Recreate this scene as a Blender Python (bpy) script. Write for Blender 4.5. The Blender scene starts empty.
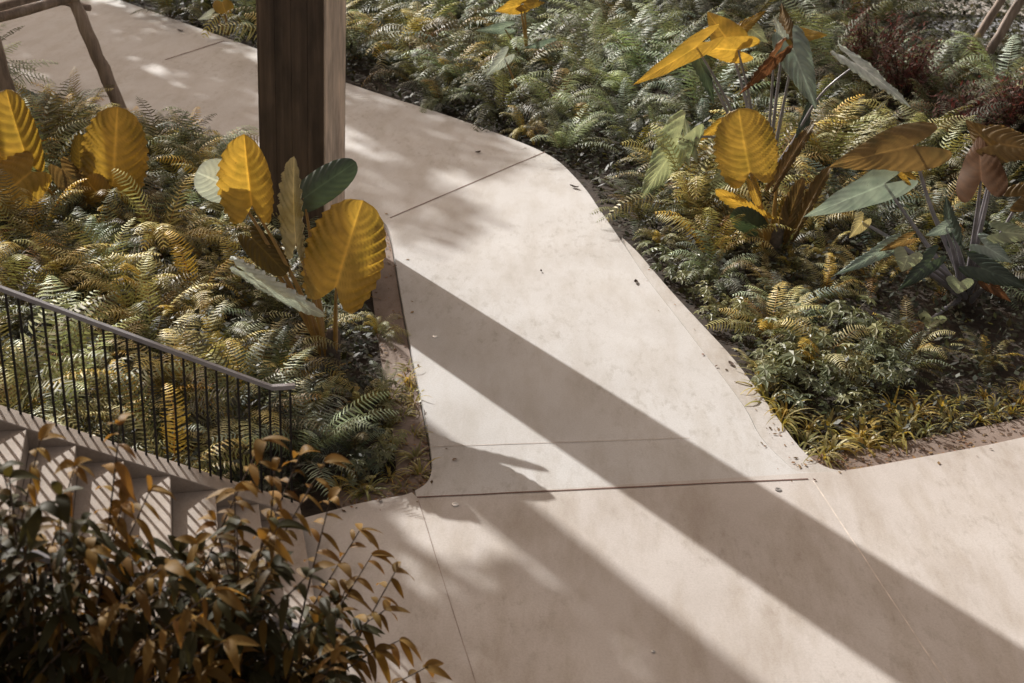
import bpy, math, random
from mathutils import Vector as V, noise
R = math.radians
sc = bpy.context.scene
col = sc.collection
random.seed(7)

# ------------------------------------------------------------------ camera
PITCH, ROLL, CAMH = R(26.5), R(4.3), 5.6
FPX = 2500 * math.tan(PITCH)
FWD = V((0, math.cos(PITCH), -math.sin(PITCH)))
_r, _u = V((1, 0, 0)), V((0, math.sin(PITCH), math.cos(PITCH)))
RT = _r * math.cos(ROLL) + _u * math.sin(ROLL)
UP = -_r * math.sin(ROLL) + _u * math.cos(ROLL)
CAM = V((0, 0, CAMH))
def ray(x, y): return FWD + RT * ((x - 512) / FPX) + UP * ((341.5 - y) / FPX)
def gp(x, y, z=0.0):
    d = ray(x, y); return CAM + d * ((z - CAMH) / d.z)
def at(x, y, Y):
    d = ray(x, y); return CAM + d * (Y / d.y)
def proj(p):
    q = p - CAM; f = q.dot(FWD); return 512 + FPX * q.dot(RT) / f, 341.5 - FPX * q.dot(UP) / f

cd = bpy.data.cameras.new('camera'); cam = bpy.data.objects.new('camera', cd); col.objects.link(cam)
cd.sensor_width = 36; cd.lens = FPX / 1024 * 36; cd.clip_start = .1; cd.clip_end = 600
m = cam.matrix_world.copy()
for i in range(3): m[i][0], m[i][1], m[i][2], m[i][3] = RT[i], UP[i], -FWD[i], CAM[i]
cam.matrix_world = m
cd.dof.use_dof = True; cd.dof.focus_distance = 12.0; cd.dof.aperture_fstop = 2.0
sc.camera = cam

# ------------------------------------------------------------------ light
SUN_EL, SUN_DIR = R(30), V((-.645, .764, 0)).normalized()
sd = V((SUN_DIR.x * math.cos(SUN_EL), SUN_DIR.y * math.cos(SUN_EL), math.sin(SUN_EL)))
ld = bpy.data.lights.new('sun', 'SUN'); ld.energy = 4.4; ld.angle = R(.55); ld.color = (1, .98, .94)
sun = bpy.data.objects.new('sun', ld); col.objects.link(sun)
sun.rotation_euler = (-sd).to_track_quat('-Z', 'Y').to_euler(); sun.location = (0, 0, 30)
w = bpy.data.worlds.new('World'); sc.world = w; w.use_nodes = True
nt = w.node_tree; bg = nt.nodes['Background']
sky = nt.nodes.new('ShaderNodeTexSky'); sky.sky_type = 'NISHITA'; sky.sun_disc = False
sky.sun_elevation = SUN_EL; sky.sun_rotation = math.atan2(sd.x, sd.y)
sky.air_density = 1.0; sky.dust_density = 6; sky.ozone_density = .3
hs = nt.nodes.new('ShaderNodeHueSaturation'); hs.inputs['Saturation'].default_value = .35
wm = nt.nodes.new('ShaderNodeMix'); wm.data_type = 'RGBA'; wm.blend_type = 'MULTIPLY'; wm.inputs[0].default_value = 1; wm.inputs[7].default_value = (1.04, .855, .71, 1)   # warm tint on the sky light to brown the ambient fill
nt.links.new(sky.outputs[0], hs.inputs['Color']); nt.links.new(hs.outputs[0], wm.inputs[6]); nt.links.new(wm.outputs[2], bg.inputs[0]); bg.inputs[1].default_value = .095
vs = sc.view_settings; vs.view_transform = 'Standard'; vs.look = 'None'; vs.exposure = 0.42; vs.gamma = 1

# ------------------------------------------------------------------ materials
def mat(name):
    m = bpy.data.materials.new(name); m.use_nodes = True
    n = m.node_tree.nodes; b = n['Principled BSDF']; return m, n, m.node_tree.links, b
def ramp(n, stops):
    r = n.new('ShaderNodeValToRGB'); e = r.color_ramp.elements
    while len(e) < len(stops): e.new(.5)
    for k, (p, c) in zip(e, stops): k.position = p; k.color = (*c, 1)
    return r
def noise_node(n, l, scale, detail=4, vec=None, rough=.55):
    t = n.new('ShaderNodeTexNoise'); t.inputs['Scale'].default_value = scale; t.inputs['Detail'].default_value = detail
    t.inputs['Roughness'].default_value = rough
    if vec is not None: l.new(vec, t.inputs['Vector'])
    return t
def mixc(n, l, a, b, fac, mode='MIX'):
    x = n.new('ShaderNodeMix'); x.data_type = 'RGBA'; x.blend_type = mode
    for s, k in ((a, 6), (b, 7), (fac, 0)):
        if hasattr(s, 'links'): l.new(s, x.inputs[k])
        else: x.inputs[k].default_value = s if k == 0 else (*s, 1)
    return x.outputs[2]
def obj_vec(n, l, scale=(1, 1, 1), rot=0):
    tc = n.new('ShaderNodeTexCoord'); mp = n.new('ShaderNodeMapping')
    mp.inputs['Scale'].default_value = scale; mp.inputs['Rotation'].default_value = (0, 0, rot)
    l.new(tc.outputs['Object'], mp.inputs['Vector']); return mp.outputs[0]
def bump(n, l, b, h, s=.3, d=.01):
    x = n.new('ShaderNodeBump'); x.inputs['Strength'].default_value = s; x.inputs['Distance'].default_value = d
    l.new(h, x.inputs['Height']); l.new(x.outputs[0], b.inputs['Normal'])

def concrete(name, c0, c1, c2, stain=.5):
    m, n, l, b = mat(name)
    v = obj_vec(n, l); vs_ = obj_vec(n, l, (1, .28, 1), R(-35))
    n1 = noise_node(n, l, .9, 6, v, .6); n2 = noise_node(n, l, 3.2, 6, vs_, .65); n3 = noise_node(n, l, 60, 3, v); n4 = noise_node(n, l, 260, 2, v)
    r1 = ramp(n, [(.3, c0), (.55, c1), (.75, c2)]); l.new(n1.outputs[0], r1.inputs[0])
    r2 = ramp(n, [(.44, (1, 1, 1)), (.62, (.80, .76, .70)), (.75, (.66, .60, .54))]); l.new(n2.outputs[0], r2.inputs[0])
    c = mixc(n, l, r1.outputs[0], r2.outputs[0], stain, 'MULTIPLY')
    r3 = ramp(n, [(.3, (.86, .85, .84)), (.6, (1.05, 1.05, 1.05))]); l.new(n3.outputs[0], r3.inputs[0])
    c = mixc(n, l, c, r3.outputs[0], .6, 'MULTIPLY')
    r4 = ramp(n, [(.34, (.74, .72, .7)), (.44, (1, 1, 1))]); l.new(n4.outputs[0], r4.inputs[0])
    c = mixc(n, l, c, r4.outputs[0], .7, 'MULTIPLY')
    n5 = noise_node(n, l, 11, 5, obj_vec(n, l, (1, .45, 1), R(25)), .7); r5 = ramp(n, [(.52, (1, 1, 1)), (.66, (.80, .78, .75))]); l.new(n5.outputs[0], r5.inputs[0])
    mk = noise_node(n, l, .55, 3, v); rk = ramp(n, [(.42, (0, 0, 0)), (.6, (1, 1, 1))]); l.new(mk.outputs[0], rk.inputs[0])
    c = mixc(n, l, c, mixc(n, l, (1, 1, 1), r5.outputs[0], rk.outputs[0]), .9, 'MULTIPLY')
    vo = n.new('ShaderNodeTexVoronoi'); vo.inputs['Scale'].default_value = 34; l.new(v, vo.inputs['Vector'])
    r6 = ramp(n, [(.03, (.5, .46, .42)), (.075, (1, 1, 1))]); l.new(vo.outputs['Distance'], r6.inputs[0]); c = mixc(n, l, c, r6.outputs[0], .55, 'MULTIPLY')
    l.new(c, b.inputs['Base Color']); b.inputs['Roughness'].default_value = .8
    bump(n, l, b, n3.outputs[0], .25, .004)
    return m
M = {}
M['path'] = concrete('path_concrete', (.475, .46, .445), (.525, .515, .505), (.56, .552, .545), .5)
M['near'] = concrete('pinkish_concrete', (.45, .41, .38), (.505, .468, .44), (.55, .518, .49), .7)
M['strip'] = concrete('strip_concrete', (.44, .415, .39), (.49, .47, .45), (.53, .515, .50), .9)
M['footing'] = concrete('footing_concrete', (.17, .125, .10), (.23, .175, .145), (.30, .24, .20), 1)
M['stair'] = concrete('stair_concrete', (.33, .275, .235), (.39, .335, .29), (.44, .385, .34), .8)

def simple(name, c, rough=.6, metal=0, var=.25, scale=8, b_s=.15):
    m, n, l, b = mat(name); v = obj_vec(n, l); t = noise_node(n, l, scale, 5, v)
    r = ramp(n, [(.3, tuple(x * (1 - var) for x in c)), (.7, tuple(min(1, x * (1 + var)) for x in c))])
    l.new(t.outputs[0], r.inputs[0]); l.new(r.outputs[0], b.inputs['Base Color'])
    b.inputs['Roughness'].default_value = rough; b.inputs['Metallic'].default_value = metal
    bump(n, l, b, t.outputs[0], b_s, .01); return m
M['soil'] = simple('soil', (.035, .024, .016), .95, 0, .5, 14, .8)
M['joint'] = simple('joint_filler', (.15, .085, .065), .9)
M['cut'] = simple('saw_cut_filler', (.62, .56, .50), .8)
M['rail'] = simple('handrail_paint', (.32, .32, .345), .45, .2, .12, 20)
M['baluster'] = simple('baluster_paint', (.012, .012, .013), .4, .2)
M['steel'] = simple('steel', (.55, .55, .55), .3, 1)
M['gravel'] = simple('pale_gravel', (.30, .31, .33), .9, 0, .4, 9, .6)
M['deadleaf'] = simple('dry_leaf', (.06, .035, .02), .8)

def wood(name, dark, mid, light, sc_=1.0):
    m, n, l, b = mat(name)
    v = obj_vec(n, l, (12 * sc_, 12 * sc_, .5)); v2 = obj_vec(n, l, (3, 3, 1.1)); v3 = obj_vec(n, l, (90, 90, 3))
    a = noise_node(n, l, 1, 6, v, .65); c2 = noise_node(n, l, 1.3, 4, v2); f = noise_node(n, l, 1, 3, v3)
    r = ramp(n, [(.3, dark), (.55, mid), (.75, light)]); l.new(a.outputs[0], r.inputs[0])
    r2 = ramp(n, [(.35, (.45, .41, .38)), (.5, (.95, .88, .82)), (.68, (1.3, 1.2, 1.1))]); l.new(c2.outputs[0], r2.inputs[0])
    oi = n.new('ShaderNodeObjectInfo'); r3 = ramp(n, [(0, (.75, .72, .7)), (1, (1.15, 1.1, 1.05))]); l.new(oi.outputs['Random'], r3.inputs[0])
    c = mixc(n, l, r.outputs[0], r2.outputs[0], .7, 'MULTIPLY'); c = mixc(n, l, c, r3.outputs[0], .8, 'MULTIPLY')
    l.new(c, b.inputs['Base Color']); b.inputs['Roughness'].default_value = .75
    bump(n, l, b, f.outputs[0], .4, .006); return m
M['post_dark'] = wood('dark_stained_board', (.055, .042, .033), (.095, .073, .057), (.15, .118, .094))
M['post_pale'] = wood('weathered_bounce_lit_board', (.48, .41, .36), (.62, .545, .48), (.72, .65, .58))  # weathered wood, lightened further to paint in bounce light on the right face
M['log'] = wood('weathered_log', (.14, .115, .10), (.32, .275, .245), (.52, .47, .43), .8)
M['bark'] = simple('bark', (.10, .08, .065), .9, 0, .5, 18, .9)
M['stem'] = simple('shrub_stem', (.05, .03, .018), .7)

def leafmat(name, c, trans=.4, tcol=None, rough=.45, var=.3, use_attr=True, hue=None, spec=.4, blotch=None):
    """leaf: the colour attribute tints each leaf or frond, a per-object random value shifts it; part of the light passes through"""
    m, n, l, b = mat(name)
    oi = n.new('ShaderNodeObjectInfo')
    st = hue or [(0, tuple(x * (1 - var) for x in c)), (1, tuple(x * (1 + var) for x in c))]
    r = ramp(n, st); l.new(oi.outputs['Random'], r.inputs[0]); out = r.outputs[0]
    nz = noise_node(n, l, 7, 4, obj_vec(n, l)); r2 = ramp(n, [(.3, (.72, .72, .70)), (.7, (1.2, 1.18, 1.1))]); l.new(nz.outputs[0], r2.inputs[0])
    out = mixc(n, l, out, r2.outputs[0], .8, 'MULTIPLY')
    if blotch:
        v_ = obj_vec(n, l); b1 = noise_node(n, l, 3.2, 5, v_, .6); k1 = ramp(n, [(.5, (0, 0, 0)), (.72, (1, 1, 1))]); l.new(b1.outputs[0], k1.inputs[0])
        out = mixc(n, l, out, blotch, k1.outputs[0])
        b2 = noise_node(n, l, 28, 3, v_, .6); k2 = ramp(n, [(.66, (1, 1, 1)), (.74, (.45, .36, .28))]); l.new(b2.outputs[0], k2.inputs[0])
        out = mixc(n, l, out, k2.outputs[0], .6, 'MULTIPLY')
    if use_attr:
        a = n.new('ShaderNodeAttribute'); a.attribute_name = 'Col'; out = mixc(n, l, out, a.outputs['Color'], 1.0, 'MULTIPLY')
    l.new(out, b.inputs['Base Color']); b.inputs['Roughness'].default_value = rough; b.inputs['Specular IOR Level'].default_value = spec
    tb = n.new('ShaderNodeBsdfTranslucent')
    tc_ = mixc(n, l, out, tcol or (1.6, 1.3, .6), 1.0, 'MULTIPLY'); l.new(tc_, tb.inputs[0])
    mx = n.new('ShaderNodeMixShader'); mx.inputs[0].default_value = trans
    l.new(b.outputs[0], mx.inputs[1]); l.new(tb.outputs[0], mx.inputs[2])
    l.new(mx.outputs[0], n['Material Output'].inputs[0]); return m
M['taro_yellow'] = leafmat('yellow_taro_leaf', (.48, .32, .085), .38, (1.28, 1.15, .55), .38, .12, blotch=(.27, .20, .045))
M['taro_brown'] = leafmat('orange_brown_taro_leaf', (.235, .16, .068), .40, (1.25, 1.1, .75), .5, .12, blotch=(.15, .125, .055))
M['taro_rust'] = leafmat('rust_taro_leaf', (.18, .10, .058), .35, (1.3, 1.0, .7), .6, .1, spec=.15, blotch=(.12, .07, .04))
M['taro_olive'] = leafmat('olive_taro_leaf', (.13, .095, .025), .3, (1.5, 1.2, .5), .45, .1)
M['taro_green'] = leafmat('dark_green_taro_leaf', (.075, .105, .085), .2, (1.2, 1.3, .6), .32, .1, spec=.6)
M['taro_pale'] = leafmat('pale_green_taro_leaf', (.50, .55, .42), .3, (1.1, 1.1, .7), .4, .1, spec=.5, blotch=(.34, .42, .30))
M['taro_silver_glare'] = leafmat('silver_green_glare_taro_leaf', (.80, .86, .88), .2, (1.0, 1.05, .8), .3, .1, spec=.6)  # silver green, with sun and sky glare put into the near-white colour
M['taro_blue'] = leafmat('blue_green_taro_leaf', (.42, .51, .48), .2, (1.0, 1.05, .8), .35, .1, spec=.6, blotch=(.28, .38, .33))
M['taro_cream'] = leafmat('cream_taro_leaf', (.58, .52, .33), .35, (1.2, 1.1, .7), .4, .1, blotch=(.40, .32, .12))
M['petiole_purple'] = simple('purple_petiole', (.23, .22, .24), .3)
M['petiole_tan'] = simple('tan_petiole', (.30, .18, .05), .45)
M['fern_gold'] = leafmat('golden_fern', None, .22, (1.15, 1.1, .7), .5, hue=[(0, (.40, .35, .165)), (.35, (.48, .405, .175)), (.7, (.31, .31, .17)), (1, (.54, .45, .20))])
M['fern_grey'] = leafmat('grey_green_fern', None, .25, (1.25, 1.2, .7), .5, hue=[(0, (.28, .325, .24)), (.4, (.38, .42, .31)), (.8, (.24, .30, .235)), (1, (.48, .46, .28))])
M['fern_dark'] = leafmat('dark_fern', None, .3, (1.4, 1.25, .6), .5, hue=[(0, (.09, .12, .09)), (.5, (.14, .15, .095)), (1, (.19, .20, .15))])
M['fern_farm'] = leafmat('far_fern', (.12, .14, .10), .3, (1.4, 1.25, .6), .5, .05)
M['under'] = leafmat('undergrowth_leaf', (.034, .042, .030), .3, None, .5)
M['litter'] = leafmat('litter_leaf', (.11, .075, .045), .1, None, .8)
M['palm'] = leafmat('palmate_leaf', None, .3, (1.3, 1.2, .7), .4, hue=[(0, (.17, .20, .15)), (.6, (.25, .25, .14)), (1, (.15, .18, .13))])
M['strap'] = leafmat('strap_leaf', None, .4, (1.5, 1.2, .5), .4, hue=[(0, (.30, .28, .12)), (.4, (.46, .38, .12)), (.7, (.22, .24, .12)), (1, (.40, .36, .17))])
M['red'] = leafmat('red_leaf', None, .35, (1.6, .9, .8), .4, hue=[(0, (.15, .065, .062)), (1, (.21, .11, .10))])
M['bush_dark'] = leafmat('dark_shrub_leaf', (.040, .039, .019), .3, (1.6, 1.25, .5), .55, .1, spec=.15)
M['bush_young'] = leafmat('young_shrub_leaf', (.205, .13, .042), .4, (1.4, 1.05, .5), .55, .1, spec=.15)
M['tree_leaf'] = leafmat('tree_leaf', (.06, .075, .03), .3, None, .5)

# ------------------------------------------------------------------ mesh helpers
class MB:
    def __init__(s): s.v = []; s.f = []; s.c = []; s.m = []
    def add(s, vs, fs, c=(1, 1, 1), mi=0):
        o = len(s.v); s.v += [tuple(p) for p in vs]; s.f += [tuple(i + o for i in f) for f in fs]
        s.c += [c] * len(vs); s.m += [mi] * len(fs)
    def mesh(s, name, mats, smooth=False):
        me = bpy.data.meshes.new(name); me.from_pydata(s.v, [], s.f); me.update()
        for q in (mats if isinstance(mats, (list, tuple)) else [mats]): me.materials.append(q)
        if any(s.m): me.polygons.foreach_set('material_index', s.m)
        a = me.color_attributes.new('Col', 'FLOAT_COLOR', 'POINT')
        a.data.foreach_set('color', [x for c in s.c for x in (*c, 1)])
        if smooth: me.polygons.foreach_set('use_smooth', [True] * len(me.polygons))
        return me
    def build(s, name, mats, parent=None, smooth=False, loc=None):
        o = bpy.data.objects.new(name, s.mesh(name, mats, smooth)); col.objects.link(o)
        if parent: o.parent = parent
        if loc: o.location = loc
        return o
    def box(s, cx, ax, ay, az, c=(1, 1, 1), mi=0):
        """ax ay az: half-extent vectors"""
        vs = [cx + ax * i + ay * j + az * k for k in (-1, 1) for j in (-1, 1) for i in (-1, 1)]
        s.add(vs, [(0, 2, 3, 1), (4, 5, 7, 6), (0, 1, 5, 4), (2, 6, 7, 3), (0, 4, 6, 2), (1, 3, 7, 5)], c, mi)
    def tube(s, pts, rad, n=8, c=(1, 1, 1), mi=0, cap=True):
        pts = [V(p) for p in pts]; k = len(pts)
        rr = rad if isinstance(rad, (list, tuple)) else [rad] * k
        vs = []; ref = None
        for i, p in enumerate(pts):
            t = (pts[min(i + 1, k - 1)] - pts[max(i - 1, 0)]).normalized()
            if ref is None: ref = t.orthogonal().normalized()
            ref = (ref - t * ref.dot(t)).normalized(); b = t.cross(ref)
            for j in range(n):
                a = 2 * math.pi * j / n; vs.append(p + (ref * math.cos(a) + b * math.sin(a)) * rr[i])
        fs = [(i * n + j, i * n + (j + 1) % n, (i + 1) * n + (j + 1) % n, (i + 1) * n + j) for i in range(k - 1) for j in range(n)]
        if cap: fs += [tuple(range(n - 1, -1, -1)), tuple(range((k - 1) * n, k * n))]
        s.add(vs, fs, c, mi)
def tag(o, label=None, cat=None, group=None, kind=None):
    if label: o['label'] = label
    if cat: o['category'] = cat
    if group: o['group'] = group
    if kind: o['kind'] = kind
    return o
def empty(name, loc, label, cat, group=None):
    o = bpy.data.objects.new(name, None); col.objects.link(o); o.location = loc; o.empty_display_size = .2
    return tag(o, label, cat, group)
def copy_tree(o, parent=None):
    c = o.copy(); col.objects.link(c)
    if parent: c.parent = parent
    for ch in o.children: copy_tree(ch, c)
    return c
def sheet(name, pts, z, thick, m, kind='structure'):
    mb = MB(); n = len(pts); top = [V((p.x, p.y, z)) for p in pts]; bot = [V((p.x, p.y, z - thick)) for p in pts]
    a = sum(top[i].x * top[(i + 1) % n].y - top[(i + 1) % n].x * top[i].y for i in range(n))
    if a < 0: top.reverse(); bot.reverse()
    mb.add(top + bot, [tuple(range(n)), tuple(range(2 * n - 1, n - 1, -1))] + [(i, i + n, (i + 1) % n + n, (i + 1) % n) for i in range(n)])
    o = mb.build(name, m); o['kind'] = kind; return o
def smooth_line(pts, k=6):
    out = []; n = len(pts)
    for i in range(n - 1):
        p0, p1, p2, p3 = pts[max(i - 1, 0)], pts[i], pts[i + 1], pts[min(i + 2, n - 1)]
        for j in range(k):
            t = j / k
            out.append(.5 * ((2 * p1) + (p2 - p0) * t + (2 * p0 - 5 * p1 + 4 * p2 - p3) * t * t + (3 * p1 - p0 - 3 * p2 + p3) * t ** 3))
    return out + [pts[-1]]
def inside(p, poly):
    c = False; n = len(poly); x, y = p[0], p[1]
    for i in range(n):
        a, b = poly[i], poly[i - 1]
        if (a.y > y) != (b.y > y) and x < (b.x - a.x) * (y - a.y) / (b.y - a.y) + a.x: c = not c
    return c
def edge_dist(p, line):
    best = 1e9
    for a, b in zip(line, line[1:]):
        ab = b - a; t = max(0, min(1, (p - a).dot(ab) / ab.length_squared)); best = min(best, (a + ab * t - p).length)
    return best
U = random.uniform

# ------------------------------------------------------------------ ground, path, joints
gm = MB(); N = 60
gx = [(-1 if t < 0 else 1) * (abs(t) ** 2.2) * 240 for t in [i / 30 - 1 for i in range(61)]]
gv = [V((x, y + 14, -.11 + (.03 * noise.noise(V((x * .7, y * .7, 0))) if abs(x) < 30 and abs(y) < 30 else 0))) for y in gx for x in gx]
gm.add(gv, [(j * 61 + i, j * 61 + i + 1, (j + 1) * 61 + i + 1, (j + 1) * 61 + i) for j in range(60) for i in range(60)])
gm.build('ground', M['soil'], smooth=True)['kind'] = 'structure'

# stair frame
RISE, RUN, SW = .152, .3068, 2.45
SO = V((-1.1835, 7.8069, 0)); SX = V((.96078, .27731, 0)); SB = V((-.27731, .96078, 0))
def S(u, v, z=0.0): return SO - SX * u + SB * v + V((0, 0, z))

far_px = [(760, 436), (743, 405), (702, 350), (672, 311), (645, 276), (620, 239), (600, 210), (587, 191), (572, 174), (558, 161), (541, 151), (515, 140), (480, 127), (440, 113), (347, 83), (260, 50), (120, 0)]
far_edge = smooth_line([gp(824, 472), gp(800, 471.5), gp(786, 463)] + [gp(*p) for p in far_px], 4) + [gp(0, -42), gp(-110, -80)]
near_px = [(-150, 92), (-60, 98), (0, 104), (100, 112), (180, 134), (260, 168), (330, 197), (362, 208), (378, 217), (387, 226), (392, 240), (397, 270), (403, 305), (416, 372), (427, 425), (431, 450), (432, 468), (428, 481), (418, 489), (404, 495), (380, 499), (352, 505), (330, 511)]
near_edge = smooth_line([gp(*p) for p in near_px], 4)
low_right = smooth_line([gp(1500, 325), gp(1250, 385), gp(1024, 437), gp(960, 450), gp(900, 461), gp(855, 469), gp(824, 472)], 3)
outline = [V((9.5, 2, 0))] + low_right[:-1] + far_edge + [gp(-320, -10)] + near_edge + [S(.28, .20), S(6, .20), S(6, -6)]
js, je = gp(417, 497.5), gp(824, 472); ki = min(range(len(near_edge)), key=lambda i: (near_edge[i] - gp(414, 491)).length)
sheet('path', [je] + far_edge[1:] + [gp(-320, -10)] + near_edge[:ki + 1] + [js], 0, .16, M['path'])
sheet('path', [V((9.5, 2, 0))] + low_right + [js] + near_edge[ki + 1:] + [S(.28, .20), S(6, .20), S(6, -6)], 0, .16, M['near'])

def strip_mesh(name, a, b, z, m, w=.02):
    d = (b - a).normalized(); s = V((-d.y, d.x, 0)) * w / 2; k = max(2, int((b - a).length / .25)); mb = MB(); vs = []
    for i in range(k + 1):
        p = a + (b - a) * i / k + s.normalized() * U(-.0025, .0025) + V((0, 0, z)); q = s * U(.8, 1.15); vs += [p - q, p + q]
    mb.add(vs, [(2 * i, 2 * i + 2, 2 * i + 3, 2 * i + 1) for i in range(k)]); o = mb.build(name, m); o['kind'] = 'structure'; return o
strip_mesh('path_joint', gp(390, 218), gp(545, 152), .004, M['joint'], .018)
strip_mesh('path_joint', gp(417, 497.5), gp(808, 479), .004, M['joint'], .017)
strip_mesh('path_joint', gp(165, 60), gp(224, 41), .004, M['joint'], .03)
strip_mesh('path_joint', gp(418, 500), gp(478, 690), .004, simple('hairline_filler', (.30, .24, .21), .9), .006)
strip_mesh('path_joint', gp(813, 481), gp(958, 700), .004, M['cut'], .012)
strip_mesh('path_joint', gp(432, 447), gp(690, 438), .004, simple('faint_filler', (.44, .38, .34), .9), .008)

# strip of older concrete along the far bed, one finger lower and set off by a gap
main = [p for p in far_edge if proj(p)[1] > 250 and proj(p)[0] > 600]
outer = smooth_line([gp(846, 470.5), gp(824, 465.5), gp(800, 447), (gp(768, 404)), gp(735, 360), gp(703, 325), gp(676, 296), gp(655, 272), gp(638, 252), gp(622, 237)], 4)
def offset(line, d):
    out = []
    for i, p in enumerate(line):
        t = (line[min(i + 1, len(line) - 1)] - line[max(i - 1, 0)]).normalized(); out.append(p + V((t.y, -t.x, 0)) * d)
    return out
sheet('kerb_strip', offset(main, .008) + list(reversed(outer)), -.006, .12, M['strip'])
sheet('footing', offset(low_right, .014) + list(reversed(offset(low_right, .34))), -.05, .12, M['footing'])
ne = [p for p in near_edge if proj(p)[0] > 340]
def offl(line, d): return offset(line, d)
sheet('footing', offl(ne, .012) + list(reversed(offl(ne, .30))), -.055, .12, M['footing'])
# far paving and pale gravel beyond the red shrubs
sheet('gravel_strip', [gp(922, 38), gp(975, 44), gp(1060, 42), gp(1060, 24), gp(985, 15), gp(930, 20)], -.05, .1, M['gravel'])
sheet('path', [gp(840, 8), gp(1100, 17), gp(1100, -60), gp(840, -60)], -.04, .1, M['strip'])

# ------------------------------------------------------------------ staircase
st = empty('staircase', S(0, -SW / 2), 'pale concrete staircase climbing behind the leafy shrub to the left edge', 'staircase')
def addto(root, mb, name, m, smooth=False, label=None):
    o = mb.build(name, m, smooth=smooth); o.parent = root; o.matrix_parent_inverse = root.matrix_world.inverted()
    o.matrix_parent_inverse.identity(); o.location = -V(root.location)
    if label: o['label'] = label
    return o
def prism(mb, poly, off):
    n = len(poly); p2 = [p + off for p in poly]
    mb.add(poly + p2, [tuple(range(n)), tuple(range(2 * n - 1, n - 1, -1))] + [(i, i + n, (i + 1) % n + n, (i + 1) % n) for i in range(n)])
for k in range(1, 15):
    mb = MB(); u0 = k * RUN; z0, z1 = (k - 1) * RISE + (.002 if k == 1 else 0), k * RISE
    prism(mb, [S(u0, -.001, -.02 + z0), S(u0 + RUN + (.0 if k < 14 else 1), -.001, -.02 + z0), S(u0 + RUN + (.0 if k < 14 else 1), -.001, z1), S(u0 - .0, -.001, z1)], SB * -(SW - .002))
    o = addto(st, mb, 'step', M['stair'])
    bv = o.modifiers.new('bevel', 'BEVEL'); bv.width = .008; bv.segments = 2
for v0, wd in ((0, .2), (-SW, -.2)):
    mb = MB(); s0, s1 = .30, 15 * RUN
    zt = lambda u: (u / RUN) * RISE + .004
    prism(mb, [S(s0, v0, -.1), S(s1, v0, -.1), S(s1, v0, zt(s1)), S(s0, v0, zt(s0))], SB * wd)
    o = addto(st, mb, 'stringer', M['stair']); bv = o.modifiers.new('bevel', 'BEVEL'); bv.width = .008; bv.segments = 2

def railing(v, label):
    t = empty('stair_railing', S(.49, v), label, 'railing', 'steel railings of the staircase')
    H = .94; ub = .49; zr = lambda u: (max(u, ub) / RUN) * RISE + H
    mb = MB(); hw = SB * .019
    pts = [S(ub - .165, v, zr(ub)), S(ub, v, zr(ub)), S(4.6, v, zr(4.6))]
    vs = []
    for p in pts:
        for a, b in ((-1, -1), (1, -1), (1, 1), (-1, 1)): vs.append(p + hw * a + V((0, 0, .016 * b)))
    mb.add(vs, [(i * 4 + j, i * 4 + (j + 1) % 4, i * 4 + 4 + (j + 1) % 4, i * 4 + 4 + j) for i in range(2) for j in range(4)] + [(3, 2, 1, 0), (8, 9, 10, 11)])
    addto(t, mb, 'handrail', M['rail'])
    u = ub - .13; 
    while u < 4.5:
        b = MB(); z0 = max(u, .31) / RUN * RISE; zz = zr(u) - .018
        b.box(S(u, v, (z0 + zz) / 2), SX * .0082, SB * .0082, V((0, 0, (zz - z0) / 2)))
        addto(t, b, 'baluster', M['baluster']); u += .0735
    return t
railing(.165, 'dark steel stair railing with grey handrail in front of the ferns')
railing(-SW - .1, 'dark steel stair railing mostly hidden behind the leafy shrub')

# ------------------------------------------------------------------ timber post
PA = .76; pc = V((-2.543, 13.64, 0)); pr = R(-8)
post = empty('timber_post', pc, 'thick square timber clad post rising out of the fern bed beside the path', 'post')
e1 = V((math.cos(pr), math.sin(pr), 0)); e2 = V((-e1.y, e1.x, 0)); PHT = 9.0
mb = MB(); mb.box(V((0, 0, PHT / 2 - .1)), e1 * (PA / 2 - .03), e2 * (PA / 2 - .03), V((0, 0, PHT / 2))); mb.build('post_core', M['post_dark'], post)
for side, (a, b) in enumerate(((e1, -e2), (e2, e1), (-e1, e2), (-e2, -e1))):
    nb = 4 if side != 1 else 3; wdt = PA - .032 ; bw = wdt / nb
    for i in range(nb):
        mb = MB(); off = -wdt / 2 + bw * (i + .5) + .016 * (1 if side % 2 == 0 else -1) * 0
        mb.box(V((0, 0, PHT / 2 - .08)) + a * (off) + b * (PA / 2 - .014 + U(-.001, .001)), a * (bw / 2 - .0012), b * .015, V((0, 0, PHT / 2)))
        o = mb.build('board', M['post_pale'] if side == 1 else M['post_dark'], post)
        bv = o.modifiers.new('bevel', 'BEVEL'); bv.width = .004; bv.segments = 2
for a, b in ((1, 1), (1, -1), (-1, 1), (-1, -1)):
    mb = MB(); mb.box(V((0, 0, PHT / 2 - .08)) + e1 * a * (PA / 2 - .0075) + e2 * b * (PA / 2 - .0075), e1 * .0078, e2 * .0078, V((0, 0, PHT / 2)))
    mb.build('corner_bead', M['post_pale'] if a > 0 else M['post_dark'], post)

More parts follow.
